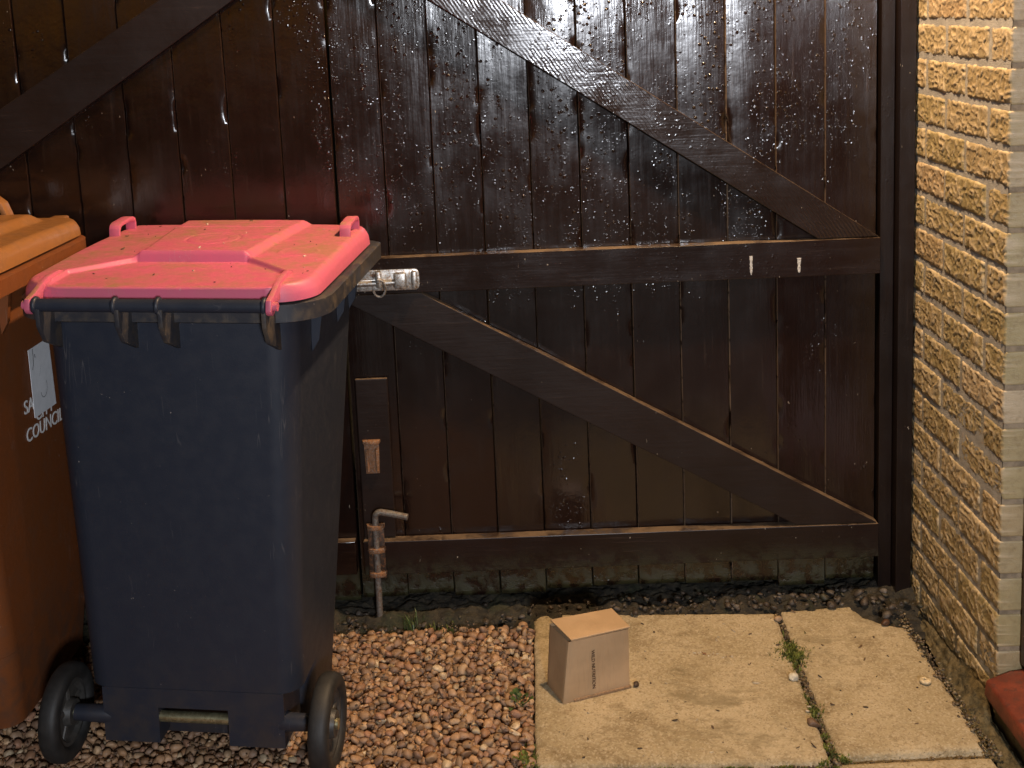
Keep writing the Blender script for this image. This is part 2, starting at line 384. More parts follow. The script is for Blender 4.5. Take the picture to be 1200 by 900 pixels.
# ------------------------------------------------------------------ pebbles (uncountable gravel)
def ico(sub):
    b = bmesh.new(); bmesh.ops.create_icosphere(b, subdivisions=sub, radius=1); b.verts.ensure_lookup_table()
    v = np.array([x.co for x in b.verts]); f = np.array([[w.index for w in q.verts] for q in b.faces]); b.free(); return v, f
def pebbles(name, spots, mat, sub=2, tones=None, seed=0):
    """spots: list of x, y, z, a, b, c; each is a lumpy squashed pebble"""
    bv, bf = ico(sub); n = len(spots); rg = np.random.default_rng(seed)
    VV = np.empty((n, len(bv), 3), np.float32)
    for i, (x, y, z, a, b, c) in enumerate(spots):
        q = bv.copy()
        d1, d2 = rg.normal(size=3), rg.normal(size=3)
        q *= (1 + .20*np.tanh(2*(q@d1/np.linalg.norm(d1)))[:, None]*rg.uniform(-1, 1) + .22*vnoise(bv*1.4 + rg.uniform(0, 50), i % 97)[:, None])
        # a couple of flattish facets
        for _ in range(3):
            nn = rg.normal(size=3); nn /= np.linalg.norm(nn); h = rg.uniform(.42, .85)
            e = np.maximum(q@nn - h, 0); q -= .8*e[:, None]*nn
        q *= (a, b, c)
        R = np.array(Euler((rg.normal()*.35, rg.normal()*.35, rg.uniform(0, 6.28))).to_matrix())
        VV[i] = q@R.T + (x, y, z)
    F = (bf[None] + (np.arange(n)*len(bv))[:, None, None]).reshape(-1, 3)
    o = np_obj(name, VV.reshape(-1, 3), F, mat)
    cols = (1.15 if name == 'gravel' else 1.0)*np.array(tones)[rg.choice(len(tones), n, p=None)]*rg.uniform(.66, 1.15, (n, 1))
    at = o.data.attributes.new('tone', 'FLOAT_COLOR', 'POINT')
    at.data.foreach_set('color', np.concatenate([np.repeat(cols, len(bv), 0), np.ones((n*len(bv), 1))], 1).astype(np.float32).ravel())
    return o
def pack(x0, x1, y0, y1, n, base, top, sizes, seed, inside=None):
    rg = np.random.default_rng(seed); res = .0025
    H = np.full((int((x1-x0)/res)+1, int((y1-y0)/res)+1), base); out = []
    for k in range(n):
        a = rg.uniform(*sizes); b = a*rg.uniform(.62, .9); c = a*rg.uniform(.42, .68)
        best = None
        for _ in range(5):   # settle into the lowest of a few spots
            x, y = rg.uniform(x0+a*.6, x1-a*.6), rg.uniform(y0+a*.6, y1-a*.6)
            if inside and not inside(x, y): continue
            i0, i1 = int((x-b-x0)/res), int((x+b-x0)/res)+1; j0, j1 = int((y-b-y0)/res), int((y+b-y0)/res)+1
            i0, j0 = max(i0, 0), max(j0, 0); s_ = H[i0:i1, j0:j1]; h = np.percentile(s_, 65)
            if best is None or h < best[0]: best = (h, x, y, i0, i1, j0, j1)
        if best is None: continue
        h, x, y, i0, i1, j0, j1 = best; z = h + c*.62
        if z + c > top: continue
        out.append((x, y, z, a, b, c))
        xx = x0 + np.arange(i0, min(i1, H.shape[0]))*res - x; yy = y0 + np.arange(j0, min(j1, H.shape[1]))*res - y
        e = 1 - (xx[:, None]**2 + yy[None]**2)/(b*b*1.1)
        cap = z + c*np.sqrt(np.clip(e, 0, 1)); cap[e <= 0] = -1
        H[i0:i1, j0:j1] = np.maximum(H[i0:i1, j0:j1], cap)
    return out
TONES = [(.36, .205, .105), (.30, .165, .085), (.42, .25, .135), (.27, .14, .075), (.34, .20, .11), (.46, .30, .17), (.24, .135, .08), (.33, .17, .10), (.20, .12, .075), (.38, .22, .11), (.50, .38, .24), (.31, .19, .10), (.30, .18, .11), (.35, .22, .13), (.26, .15, .09), (.33, .19, .10)]
spots = pack(-2.55, -.955, -1.35, -.112, 27000, -.035, .017, (.0055, .0155), 5, lambda x, y: x < -.9685 + .032*(y+.05))
print('pebbles', len(spots))
g = pebbles('gravel', spots, M['pebble'], 2, TONES, 3); tag(g, 'brown pea gravel spread between the gate and the paving', kind='stuff')
fine = []
rg = np.random.default_rng(44)
for k in range(2600):
    x, y = rg.uniform(-2.3, -.975), rg.uniform(-.95, -.112)
    if x > -.9685 + .032*(y+.05): continue
    a = .0014 + .0032*rg.random()**2; fine.append((x, y, .004+.013*rg.random(), a*1.3, a, a*.7))
tag(pebbles('gravel_chips', fine, M['pebble'], 1, [(.20, .12, .07), (.30, .19, .11), (.12, .075, .045), (.40, .29, .18), (.08, .055, .035)], 13), 'fine chips and grit lying among the pea gravel', kind='stuff')
grit = []
rg = np.random.default_rng(21)
for k in range(700):
    x = rg.uniform(-1.9, -.01); y = rg.uniform(-.125, -.01) if x < -.98 else rg.uniform(-.085, -.005)
    if x > -.99 and rg.random() < .25: continue
    a = (.002 + .010*rg.random()**2)*(1.3 if x > -.35 else 1)
    z = .0 + .018*rg.random() if x > -.98 else -.012 + .018*rg.random()
    if x > -.16: y = rg.uniform(-.15, -.005); z += .012
    grit.append((x, y, z, a, a*.75, a*.55))
GT = [(.03, .026, .020), (.045, .038, .030), (.022, .02, .015), (.06, .052, .042), (.02, .023, .012), (.035, .026, .018), (.10, .09, .078)]
g = pebbles('grit', grit, M['pebble'], 2, GT, 8); tag(g, 'dark grit and small stones along the foot of the gate', kind='stuff')

# ------------------------------------------------------------------ paving slabs
def slab(label, corners, chip=None, seed=0, nx=150, ny=130, th=.05, dz=0.0):
    A, B, Cc, D = [np.array(c, float) for c in corners]   # back-left, back-right, front-right, front-left
    s, t = np.meshgrid(np.linspace(0, 1, nx), np.linspace(0, 1, ny), indexing='ij')
    p = (A*(1-s)[..., None] + B*s[..., None])*(1-t)[..., None] + (D*(1-s)[..., None] + Cc*s[..., None])*t[..., None]
    L = np.linalg.norm(B-A); Hh = np.linalg.norm(D-A)
    e = np.minimum(np.minimum(s, 1-s)*L, np.minimum(t, 1-t)*Hh)
    q = np.stack([p[..., 0], p[..., 1], np.full(s.shape, seed*3.1)], -1)
    wob = .0045*fbm(q*22, 4, seed)*np.exp(-e/.02)
    ctr = (A+B+Cc+D)/4; dirv = p - ctr; p = p + dirv/np.linalg.norm(dirv, axis=-1, keepdims=True).clip(1e-6)*wob[..., None]
    z = .0015*fbm(q*6, 3, seed+5) + .0009*fbm(q*70, 3, seed+9) - .007*np.exp(-(e/.007)) - .006*np.clip(fbm(q*30, 3, seed+2), 0, 1)*np.exp(-e/.012)
    if chip is not None:
        (cx, cy), r_ = chip; d = np.hypot(p[..., 0]-cx, p[..., 1]-cy) + .02*fbm(q*25, 3, 4)
        z -= .045*sstep(r_, r_*.75, d)
    z = z + dz
    top = np.concatenate([p, z[..., None]], -1).reshape(-1, 3)
    f = grid_faces(nx, ny)
    # skirt
    idx = np.arange(nx*ny).reshape(nx, ny)
    ring = np.concatenate([idx[:, 0], idx[-1, 1:], idx[-2::-1, -1], idx[0, -2:0:-1]])
    low = top[ring].copy(); low[:, 2] = -th + dz
    k = len(ring); a = np.arange(k); b = (a+1) % k
    sk = np.stack([ring[a], a+nx*ny, b+nx*ny, ring[b]], 1)
    o = np_obj('paving_slab', np.concatenate([top, low]), np.concatenate([f, sk]), M['slab'])
    return tag(o, label, 'paving slab', 'concrete paving slabs by the gate')
slab('wide buff concrete paving slab carrying the cardboard parcel', ((-.960, -.050), (-.362, -.086), (-.386, -.690), (-.980, -.672)), seed=1)
slab('narrower buff concrete slab with a broken corner beside the brick wall', ((-.345, -.076), (-.060, -.056), (-.066, -.664), (-.368, -.672)), chip=((-.06, -.08), .105), seed=2)
slab('concrete slab at the very front below the parcel, mostly cut off by the photo edge', ((-.981, -.684), (-.388, -.702), (-.40, -1.29), (-.99, -1.28)), seed=3, dz=-.003)
slab('concrete slab at the front beside the red step, mostly cut off by the photo edge', ((-.370, -.690), (-.066, -.681), (-.06, -1.29), (-.385, -1.29)), seed=4, dz=-.004)

# ------------------------------------------------------------------ brick wall
wall = thing('brick_wall', 'rough buff brick wall with grey mortar at right angles to the gate', 'wall')
CO, Z0, LB, MJ = .0809, 1.5205, .2346, .0115
YEND = -.556
def rustic(shape_pts, seed):
    """ridged, drag-textured relief of a rustic brick face; pts in metres (y, z)"""
    q = np.stack([shape_pts[:, 0]*80, shape_pts[:, 1]*120, np.full(len(shape_pts), seed*7.7)], 1)
    wx = vnoise(q*.7+31, 5); wz = vnoise(q*.7+77, 6)
    q2 = q + np.stack([wx*.9, wz*.9, 0*wx], 1)
    r1 = np.clip(1-np.abs(vnoise(q2*.62, 11))*3.2, 0, 1)**1.2; r2 = np.clip(1-np.abs(vnoise(q2*1.35+9, 12))*3.0, 0, 1)
    return .0020*r1 + .0016*r2 + .0013*fbm(q*.25, 2, 3)
bv_, bf_, bt_ = [], [], []; bc_ = []; off = 0
rg = np.random.default_rng(4)
for k in range(-13, 20):
    zt = Z0 - CO*k; zb = zt - CO + MJ
    if zb < -.05: zb = -.05
    if zt < 0.0: continue
    y = (-.219 if k % 2 else -.0985)
    js = [YEND] + [y - LB*i for i in range(3, -3, -1) if y - LB*i > YEND+.03]
    fine = zt < 1.75
    for j0, j1 in zip(js[:-1], js[1:]):
        ya = j0 + (MJ/2 if j0 != YEND else 0); yb = min(j1 - MJ/2, .45)
        if ya > .40: continue
        vis = fine and ya < .06
        step = .0026 if vis else .012
        ny_, nz_ = max(4, int((yb-ya)/step)), max(4, int((zt-zb)/step))
        yy, zz = np.meshgrid(np.linspace(ya, yb, ny_), np.linspace(zb, zt, nz_), indexing='ij')
        pts = np.stack([yy.ravel(), zz.ravel()], 1)
        e = np.minimum(np.minimum(yy-ya, yb-yy), np.minimum(zz-zb, zt-zz)).ravel()
        seed = k*17 + int(j0*100)
        h = rustic(pts, seed % 53) if vis else np.zeros(len(pts))
        rnd = .0040*np.exp(-e/.0026)
        x = -(.0042 + rg.normal()*.0007 + h - rnd)
        # brick edges wobble a little
        wob = .0016*fbm(np.stack([pts[:, 0]*40, pts[:, 1]*40, np.full(len(pts), seed)], 1), 2, 8)*np.exp(-e/.004)
        z_ = pts[:, 1] + wob
        v = np.stack([x, pts[:, 0], z_], 1)
        idx = np.arange(ny_*nz_).reshape(ny_, nz_)
        ring = np.concatenate([idx[:, 0], idx[-1, 1:], idx[-2::-1, -1], idx[0, -2:0:-1]])
        low = v[ring].copy(); low[:, 0] = .05
        kk = len(ring); a = np.arange(kk); b = (a+1) % kk
        sk = np.stack([ring[a], ring[b], b+ny_*nz_, a+ny_*nz_], 1)
        bv_.append(np.concatenate([v, low])); bf_.append(np.concatenate([grid_faces(ny_, nz_)[:, ::-1], sk]) + off)
        t = np.array([rg.random(), np.clip(rg.normal(.3+.5*(zt < 1.25), .3), 0, 1), max(0, rg.normal(-.1, .35)), 1])
        bc_.append(np.concatenate([h if vis else np.zeros(ny_*nz_), np.zeros(kk)]))
        bt_.append(np.tile(t, (ny_*nz_+kk, 1))); off += ny_*nz_ + kk
o = np_obj('bricks', np.concatenate(bv_), np.concatenate(bf_), M['brick'], wall)
at = o.data.attributes.new('tone', 'FLOAT_COLOR', 'POINT'); at.data.foreach_set('color', np.concatenate(bt_).clip(0, 1).astype(np.float32).ravel())
at = o.data.attributes.new('crest', 'FLOAT', 'POINT'); at.data.foreach_set('value', np.concatenate(bc_).astype(np.float32))
ny_, nz_ = 200, 520
yy, zz = np.meshgrid(np.linspace(YEND+.003, .45, ny_), np.linspace(-.05, 2.57, nz_), indexing='ij')
x = -.0028 - .0010*fbm(np.stack([yy*60, zz*60, 0*yy], -1), 3, 2)
v = np.stack([x, yy, zz], -1).reshape(-1, 3)
vb = np.array([[.05, YEND+.003, -.05], [.05, YEND+.003, 2.57]])
f = np.concatenate([grid_faces(ny_, nz_)[:, ::-1]])
o = np_obj('mortar', v, f, M['mortar'], wall)
bm = bmesh.new(); box(bm, -.0012, .048, YEND+.003, .45, -.05, 2.57); box(bm, .052, .30, YEND+.06, .45, -.05, 2.57)
bm_obj('wall_core', bm, M['core'], wall)
# splayed, dirty fillet along the wall foot
ny_, nt = 170, 26
yy, tt = np.meshgrid(np.linspace(-.06, -.80, ny_), np.linspace(0, 1, nt), indexing='ij')
wdt = (.020 + .034*sstep(-.06, -.6, yy)); hgt = (.026 + .030*sstep(-.06, -.5, yy))*(1-.62*sstep(-.546, -.57, yy))
q = np.stack([yy*35, tt*4, 0*yy], -1)
xx = -wdt*tt**1.15 - .004 - .005*fbm(q, 4, 6); zz = hgt*(1-tt)**1.1 - .022 + .008*fbm(q*1.7, 4, 2)
xx = np.where(yy < -.545, np.minimum(xx, -.016), xx)
xx -= .010*np.abs(((tt*2.6) % 1)-.5)*(1-tt)
o = np_obj('mortar_fillet', np.stack([xx, yy, zz], -1).reshape(-1, 3), grid_faces(ny_, nt)[:, ::-1], M['fillet'], wall)

# doorway at the right edge
step = thing('door_step', 'red painted doorstep on a mossy plinth at the bottom right', 'doorstep')
bm = bmesh.new(); prism(bm, [(.30, .145), (.02, .105), (-.030, .086), (-.034, .052), (-.018, .040), (.30, .040)], 'y', YEND-.004, -1.55, .006)
bm_obj('step_tread', bm, M['step_paint'], step, 40)
bm = bmesh.new(); box(bm, -.012, .30, -1.55, YEND-.006, -.05, .041, .006)
bm_obj('step_riser', bm, M['plinth'], step, 40)
fr = thing('door_frame', 'maroon painted door frame standing behind the brick wall corner', 'door frame')
bm = bmesh.new(); box(bm, .041, .115, YEND-.075, YEND-.004, .12, 2.08, .004)
bm_obj('jamb', bm, M['frame_paint'], fr, 40)
bm = bmesh.new(); box(bm, .052, .110, YEND-.90, YEND-.077, .13, 2.03, .004)
for (za, zb) in ((.25, .85), (1.0, 1.9)):
    box(bm, .046, .054, YEND-.80, YEND-.18, za, zb, .004)
bm_obj('door_leaf', bm, M['frame_paint'], fr, 40)

# ------------------------------------------------------------------ gate
def boards(edges, z0, z1, parent, seed):
    rg = np.random.default_rng(seed); V, F, off = [], [], 0; EDG = []
    nz = 150
    for a, b in zip(edges[:-1], edges[1:]):
        w = b - a; g0, g1 = rg.uniform(.0002, .0007), rg.uniform(.0002, .0007); ch = rg.uniform(.0016, .0032)
        us = np.concatenate([[g0, g0, g0+.0006, g0+ch*.5, g0+ch], np.linspace(g0+ch, w-g1-ch, 16)[1:-1], [w-g1-ch, w-g1-ch*.5, w-g1-.0006, w-g1, w-g1]])
        ds = np.concatenate([[.024, .009, ch*1.3, ch*.55, 0], np.zeros(14), [0, ch*.55, ch*1.3, .009, .024]])
        proud = rg.normal()*.0011; tilt = rg.normal()*.0016; cup = rg.normal()*.0007
        z = np.linspace(z0 + rg.uniform(-.012, .012), z1, nz)
        uu, zz = np.meshgrid(us, z, indexing='ij'); dd = np.repeat(ds[:, None], nz, 1)
        t = (uu/w-.5)*2
        q = np.stack([uu*0+a*50, zz*3, (uu > w/2)*9.], -1)
        edgew = .0011*fbm(q*2, 4, 3)*(np.abs(t)**6)
        qq = np.stack([(uu+a)*25, zz*3, 0*uu], -1)
        y = dd - proud - tilt*t - cup*t*t + .0006*fbm(qq, 3, 5)
        # ragged nicks on the arrises
        y += .004*np.clip(fbm(np.stack([zz*22, 0*zz+a*31, (uu > w/2)*5.], -1), 4, 7)-.22, 0, 1)*np.exp(-((1-np.abs(t))*w/2/.007)**2)*4
        EDG.append(np.repeat(np.where((us < g0+ch*1.0), 1., 0.)[:, None]*(.35+.65*rg.random()), nz, 1).ravel()); V.append(np.stack([a+uu+edgew, y, zz], -1).reshape(-1, 3)); F.append(grid_faces(len(us), nz)[:, ::-1]*1 + off)
        i = np.arange(len(us)*nz).reshape(len(us), nz); F.append(np.array([]).reshape(0, 4).astype(int))
        off += len(us)*nz
    F = np.concatenate([f[:, ::-1] for f in F if len(f)])
    o = np_obj('board_panel', np.concatenate(V), F, M['gate_boards'], parent)
    at = o.data.attributes.new('edge', 'FLOAT', 'POINT'); at.data.foreach_set('value', np.concatenate(EDG).astype(np.float32))
    o.data.set_sharp_from_angle(angle=math.radians(40))
    md = o.modifiers.new('back', 'SOLIDIFY'); md.thickness = .003; md.offset = -1
    return o
def timber(name, poly, y0, y1, mat, parent, bev=.0016, sub=70, seed=0):
    """a rail or brace: outline polygon in x-z, bevelled, with slightly wavering arrises"""
    bm = bmesh.new(); prism(bm, poly, 'y', y0, y1, bev)
    for _ in range(5):
        es = [e for e in bm.edges if e.calc_length() > .06]
        if es: bmesh.ops.subdivide_edges(bm, edges=es, cuts=1, use_grid_fill=True)
    co = np.array([v.co for v in bm.verts]); d = .0008*np.stack([fbm(co*(9, 9, 9)+seed+k*40, 4, k+seed) for k in range(3)], 1)
    d[:, 1] *= .6
    for v, q in zip(bm.verts, d): v.co += Vector(q)
    bmesh.ops.triangulate(bm, faces=[f for f in bm.faces if len(f.verts) > 4])
    return bm_obj(name, bm, mat, parent, 22)
TOP = 1.95
leafR = thing('garden_gate', 'glossy dark brown boarded gate leaf beside the brick wall, with sliding latch and drop bolt', 'gate')
eR = [-1.3985] + [-.212 - .1187*k for k in range(9, -1, -1)] + [-.086]
boards(eR, .035, TOP, leafR, 3)
xr = -.0875
timber('rail', [(xr, .842), (xr, .931), (-1.396, .931), (-1.396, .842)], -.036, -.0035, M['gate_rail'], leafR, seed=1)
timber('rail', [(xr, .112), (xr, .200), (-1.385, .200), (-1.385, .112)], -.036, -.0035, M['gate_rail_low'], leafR, seed=2)
timber('rail', [(xr, 1.835), (xr, 1.925), (-1.396, 1.925), (-1.396, 1.835)], -.036, -.0035, M['gate_rail'], leafR, seed=3)
timber('brace', [(-.0905, .9335), (-.237, .9335), (-1.392, 1.707), (-1.392, 1.818)], -.0325, -.0030, M['gate_brace'], leafR, seed=4)
timber('brace', [(-.0905, .2025), (-.292, .2025), (-1.215, .7235), (-1.392, .824), (-1.392, .8395), (-1.205, .8395)], -.0325, -.0030, M['gate_brace_left'], leafR, seed=5)
bm = bmesh.new(); box(bm, -1.384, -1.302, -.016, -.0042, .2035, .622, .003); bm_obj('batten', bm, M['gate_brace_left'], leafR, 18)
# pale splashes on the middle rail
for (x, za, zb) in ((-.400, .852, .899), (-.284, .853, .889)):
    bm = bmesh.new(); pts = []
    for k in range(14):
        t = k/13; w = (.0034*(1-t)**.5 + .0008)*(.7+.6*random.random())
        pts.append((x + w*(.8+.4*random.random()), zb+(za-zb)*t*1.0))
    left = [(2*x-px - .001*random.random(), pz) for px, pz in reversed(pts)]
    prism(bm, pts[::-1]+left[::-1], 'y', -.0372, -.0355)
    bm_obj('paint_chip', bm, M['splash'], leafR)
# sliding latch on the middle rail
zl = .877
bm = bmesh.new(); prism(bm, rrect(.075, -.026, .026, .012, .012, 5), 'y', -.0405, -.037, .0008)
for v in bm.verts: v.co += Vector((-1.282, 0, zl))
lat = bm_obj('latch', bm, M['steel'], leafR, 35)
bm = bmesh.new()
tube(bm, [(-1.395, -.048, zl-.006), (-1.25, -.048, zl-.004)], .0075)
box(bm, -1.395, -1.30, -.0475, -.0435, zl-.024, zl+.004, .001)
bm_obj('latch_bar', bm, M['steel'], lat, 40)
bm = bmesh.new(); box(bm, -1.268, -1.238, -.058, -.0405, zl-.020, zl+.020, .005); box(bm, -1.226, -1.212, -.052, -.0405, zl-.022, zl+.022, .004)
bm_obj('latch_keeper', bm, M['steel'], lat, 40)
bm = bmesh.new(); box(bm, -1.312, -1.298, -.060, -.0405, zl-.016, zl+.026, .004)
bm_obj('latch_staple', bm, M['steel'], lat, 40)
bm = bmesh.new()
tube(bm, [(-1.300+.015*math.cos(a)-.004, -.064-.004*math.sin(a), zl-.014+.022*math.sin(a)) for a in [math.radians(100-k*18) for k in range(16)]], .0032, 8)
bm_obj('latch_ring', bm, M['steel'], lat, 40)
for x_ in (-1.318, -1.352):
    bm = bmesh.new(); tube(bm, [(x_, -.0405, zl+.013), (x_, -.044, zl+.013)], .005); bm_obj('latch_screw', bm, M['rust_paint'], lat, 40)
# upper keep for the drop bolt, on the batten
bm = bmesh.new(); prism(bm, [(-.017, -.085), (.017, -.085), (.019, -.004), (-.019, -.004)], 'y', -.0215, -.0165, .0008)
tube(bm, [(-.011, -.0225, -.078), (-.012, -.024, -.02)], .0038, 8); tube(bm, [(.012, -.0225, -.078), (.012, -.024, -.02)], .0038, 8)
for v in bm.verts: v.co += Vector((-1.351, 0, .462))
kp = bm_obj('bolt_keep', bm, M['rust'], leafR, 35)
bm = bmesh.new(); prism(bm, [(-1.374, -.0165), (-1.328, -.0165), (-1.330, -.030), (-1.351, -.038), (-1.371, -.031)], 'z', .457, .4655, .0015)
bm_obj('keep_lip', bm, M['rust'], kp, 35)
# drop bolt with cranked handle
bm = bmesh.new()
path = [(-1.352, -.050, -.03), (-1.351, -.050, .10), (-1.349, -.050, .272)]
for k in range(7):
    a = math.radians(90*k/6); path.append((-1.349 + .016*(1-math.cos(a)), -.050 - .004*math.sin(a), .272+.016*math.sin(a)))
path += [(-1.30, -.060, .283), (-1.266, -.068, .278)]
tube(bm, path, .0082, 14)
bolt = bm_obj('drop_bolt', bm, M['grey_steel'], leafR, 50)
bm = bmesh.new(); box(bm, -1.372, -1.330, -.0402, -.0365, .105, .250, .001); bm_obj('bolt_plate', bm, M['rust_paint'], bolt, 35)
for z_ in (.247, .186, .122):
    bm = bmesh.new()
    prism(bm, [(-1.374, -.0400), (-1.327, -.0400), (-1.330, -.056), (-1.342, -.0625), (-1.358, -.0625), (-1.370, -.055)], 'z', z_-.006, z_+.006, .0015)
    bm_obj('bolt_guide', bm, M['rust'], bolt, 35)
leafL = thing('garden_gate', 'dark brown boarded gate leaf behind the wheelie bins, brace rising to the right', 'gate')
eL = [-1.403 - .1250*k for k in range(11, -1, -1)]
boards(eL, .035, TOP, leafL, 8)
xl = eL[0]
for za, zb in ((.842, .931), (.112, .200), (1.835, 1.925)):
    timber('rail', [(xl, za), (xl, zb), (-1.406, zb), (-1.406, za)], -.030, -.0035, M['gate_rail'], leafL, seed=int(za*10))
timber('brace', [(-1.41, 1.80), (-1.41, 1.695), (-2.610, .9335), (xl, .9335), (xl, .985)], -.0325, -.0030, M['gate_brace_left'], leafL, seed=9)
timber('brace', [(xl, .2025), (xl+.19, .2025), (-1.41, .735), (-1.41, .8395)], -.030, -.0030, M['gate_brace_left'], leafL, seed=12)
post = thing('gate_post', 'dark brown gate post tight against the brick wall', 'post')
bm = bmesh.new(); box(bm, -.0835, -.0505, -.020, .075, -.05, 2.05, .002); bm_obj('stop_strip', bm, M['post'], post, 18)
bm = bmesh.new(); box(bm, -.0488, -.0105, -.050, .075, -.05, 2.05, .0022); bm_obj('upright', bm, M['post'], post, 18)
p2 = thing('gate_post', 'dark brown gate post at the far left end of the gate', 'post')
bm = bmesh.new(); box(bm, xl-.105, xl-.004, -.03, .07, -.05, 2.05, .006); bm_obj('upright', bm, M['post'], p2, 35)

# ------------------------------------------------------------------ wheelie bins
def text_part(name, s, size, mat, parent, mw, extrude=.0004, align='LEFT', bold=0.0):
    cu = bpy.data.curves.new(name, 'FONT'); cu.body = s; cu.size = size; cu.extrude = extrude; cu.align_x = align; cu.offset = bold
    t = bpy.data.objects.new(name, cu); C.objects.link(t)
    dg = bpy.context.evaluated_depsgraph_get(); me = bpy.data.meshes.new_from_object(t.evaluated_get(dg))
    bpy.data.objects.remove(t)
    me.transform(mw); me.materials.clear(); me.materials.append(mat)
    o = bpy.data.objects.new(name, me); C.objects.link(o); o.parent = parent; return o
def body_loop(z, vb=.375):
    t = (z-.04)/.915; hw = .220 + .035*t; v0 = .047 - .024*t; v1 = vb + (.603-vb)*t
    return hw, v0, v1, .045+.012*t, .045+.012*t
def make_bin(label, loc, rot, mb, mrim, ml, lid_kind, drop=0.0, arch=.165, vb=.375):
    b = thing('wheelie_bin', label, 'bin', loc, rot, 'wheelie bins in front of the gate')
    bm = bmesh.new(); loops = []
    for z in (.1680, .1690, .20, .26, .36, .5, .7, .88, .955):
        hw, v0, v1, r0, r1 = body_loop(z, vb); loops.append([(x, y, z) for x, y in rrect(hw, v0, v1, r0, r1, 8)])
    loft(bm, loops, True, False)
    body = bm_obj('body', bm, mb, b, 32)
    # base: hinge-side panel with a notch that shows the axle, and a box for the rest
    bm = bmesh.new(); prism(bm, [(-.192, .048), (-.074, .048), (-.074, .127), (.074, .127), (.074, .048), (.192, .048), (.192, .1685), (-.192, .1685)], 'y', .0424, .26)
    bm_obj('base_panel', bm, mb, body, 32)
    bm = bmesh.new(); loops = []
    for z in (.024-drop, .034-drop, .09, .1675):
        hw, v0, v1, r0, r1 = body_loop(z, vb); k = .008 if z < .03 else 0
        loops.append([(x, y, z) for x, y in rrect(hw-k, arch+k, v1-k, .03, r1, 8)])
    loft(bm, loops); bm_obj('base', bm, mb, body, 32)
    bm = bmesh.new(); box(bm, -.188, .188, .10, .20, .035, .127, .006); bm_obj('base', bm, mb, body, 32)
    for sx in (-1, 1):   # gussets under the rim on the long sides
        for v in (.17, .40, .52):
            bm = bmesh.new(); prism(bm, [(sx*.25, .950), (sx*.279, .957), (sx*.268, .88), (sx*.253, .855)], 'y', v-.006, v+.006)
            bm_obj('rim_rib', bm, mb, body, 32)
    # rim
    bm = bmesh.new(); W_, D_ = .316, .632
    prof = [(-.040, .962), (-.040, .990), (-.006, .995), (0, .992), (0, .958), (-.006, .955)]
    rings = [[(x, y, z) for x, y in rrect(W_+d, 0-d, D_+d, .105, .035, 10)] for d, z in prof]
    R = [[bm.verts.new(p) for p in L] for L in rings]; n = len(R[0])
    for i in range(len(R)):
        a, c = R[i], R[(i+1) % len(R)]
        for k in range(n): bm.faces.new((a[k], a[(k+1) % n], c[(k+1) % n], c[k]))
    rim = bm_obj('rim', bm, mrim, b, 50)
    bm = bmesh.new(); loft(bm, [[(x, y, .953) for x, y in rrect(.250, .03, .595, .055, .055, 8)], [(x, y, .972) for x, y in rrect(.285, .012, .61, .10, .035, 8)]], False, False)
    bm_obj('rim_web', bm, mb, b, 40)
    # hinge bar
    HB, VB, ZB = .222, -.050, 1.003
    bm = bmesh.new(); tube(bm, [(-HB, VB, ZB), (HB, VB, ZB)], .0128, 18)
    bar = bm_obj('handle_bar', bm, mb, b, 40)
    for u in (-.222, -.066, .018, .222):
        bm = bmesh.new(); lathe_x(bm, [(-.004, .010), (-.0045, .0148), (-.002, .0168), (.002, .0168), (.0045, .0148), (.004, .010)], 20, u, VB, ZB)
        bm_obj('bar_collar', bm, mb, bar, 60)
    for u in (-.215, -.060, .024, .222):
        pr = [(.030, .975), (VB+.004, ZB+.004), (VB-.013, ZB-.006), (VB-.010, ZB-.040), (VB+.012, ZB-.075), (.035, ZB-.108)]
        bm = bmesh.new(); prism(bm, pr, 'x', u-.0045, u+.0045, .0012)
        bm_obj('bar_bracket', bm, mrim, bar, 40)
    # lid
    nu, nv = 230, 230
    U, Vv = np.meshgrid(np.linspace(-1, 1, nu), np.linspace(0, 1, nv), indexing='ij')
    HW, V0, V1 = .296, -.004, .606
    # squash a square grid on to a rounded rectangle
    u = U*HW; v = V0 + Vv*(V1-V0)
    rc_f, rc_b = .085, .05
    def inset(vd, rc):
        return np.where(vd < rc, rc - np.sqrt(np.clip(rc*rc-(rc-vd)**2, 0, None)), 0)
    ins = inset(v-V0, rc_f) + inset(V1-v, rc_b); u = U*(HW-ins)
    edge = np.minimum(np.minimum((1-np.abs(U))*(HW-ins), v-V0), V1-v)
    roll = -.020*np.clip(1-edge/.020, 0, 1)**2.2
    z = 1.030 + .010*np.sin(np.clip((v-V0)/(V1-V0), 0, 1)*math.pi*.75) + .004*(1-(u/HW)**2) + roll
    if lid_kind == 'recess':
        def sd_poly(px, py, poly):
            d = np.full(px.shape, 1e9); ins_ = np.zeros(px.shape, bool)
            for (ax, ay), (bx, by) in zip(poly, poly[1:]+poly[:1]):
                ex, ey = bx-ax, by-ay; wx, wy = px-ax, py-ay
                t = np.clip((wx*ex+wy*ey)/(ex*ex+ey*ey), 0, 1); d = np.minimum(d, np.hypot(wx-ex*t, wy-ey*t))
                c = ((ay <= py) & (by > py)) | ((by <= py) & (ay > py))
                with np.errstate(divide='ignore', invalid='ignore'):
                    ins_ ^= c & (px < ax + (py-ay)/np.where(by == ay, 1, by-ay)*ex)
            return np.where(ins_, -d, d)
        rec = [(-.222, -.10), (-.222, .095), (-.118, .195), (.118, .195), (.222, .095), (.222, -.10)]
        plat = [(-.118, .19), (-.150, .58), (.150, .58), (.118, .19)]
        dp = sd_poly(u, v, plat) - .0; dr = sd_poly(u, v, rec)
        z = z + .013*sstep(.010, -.012, dp)
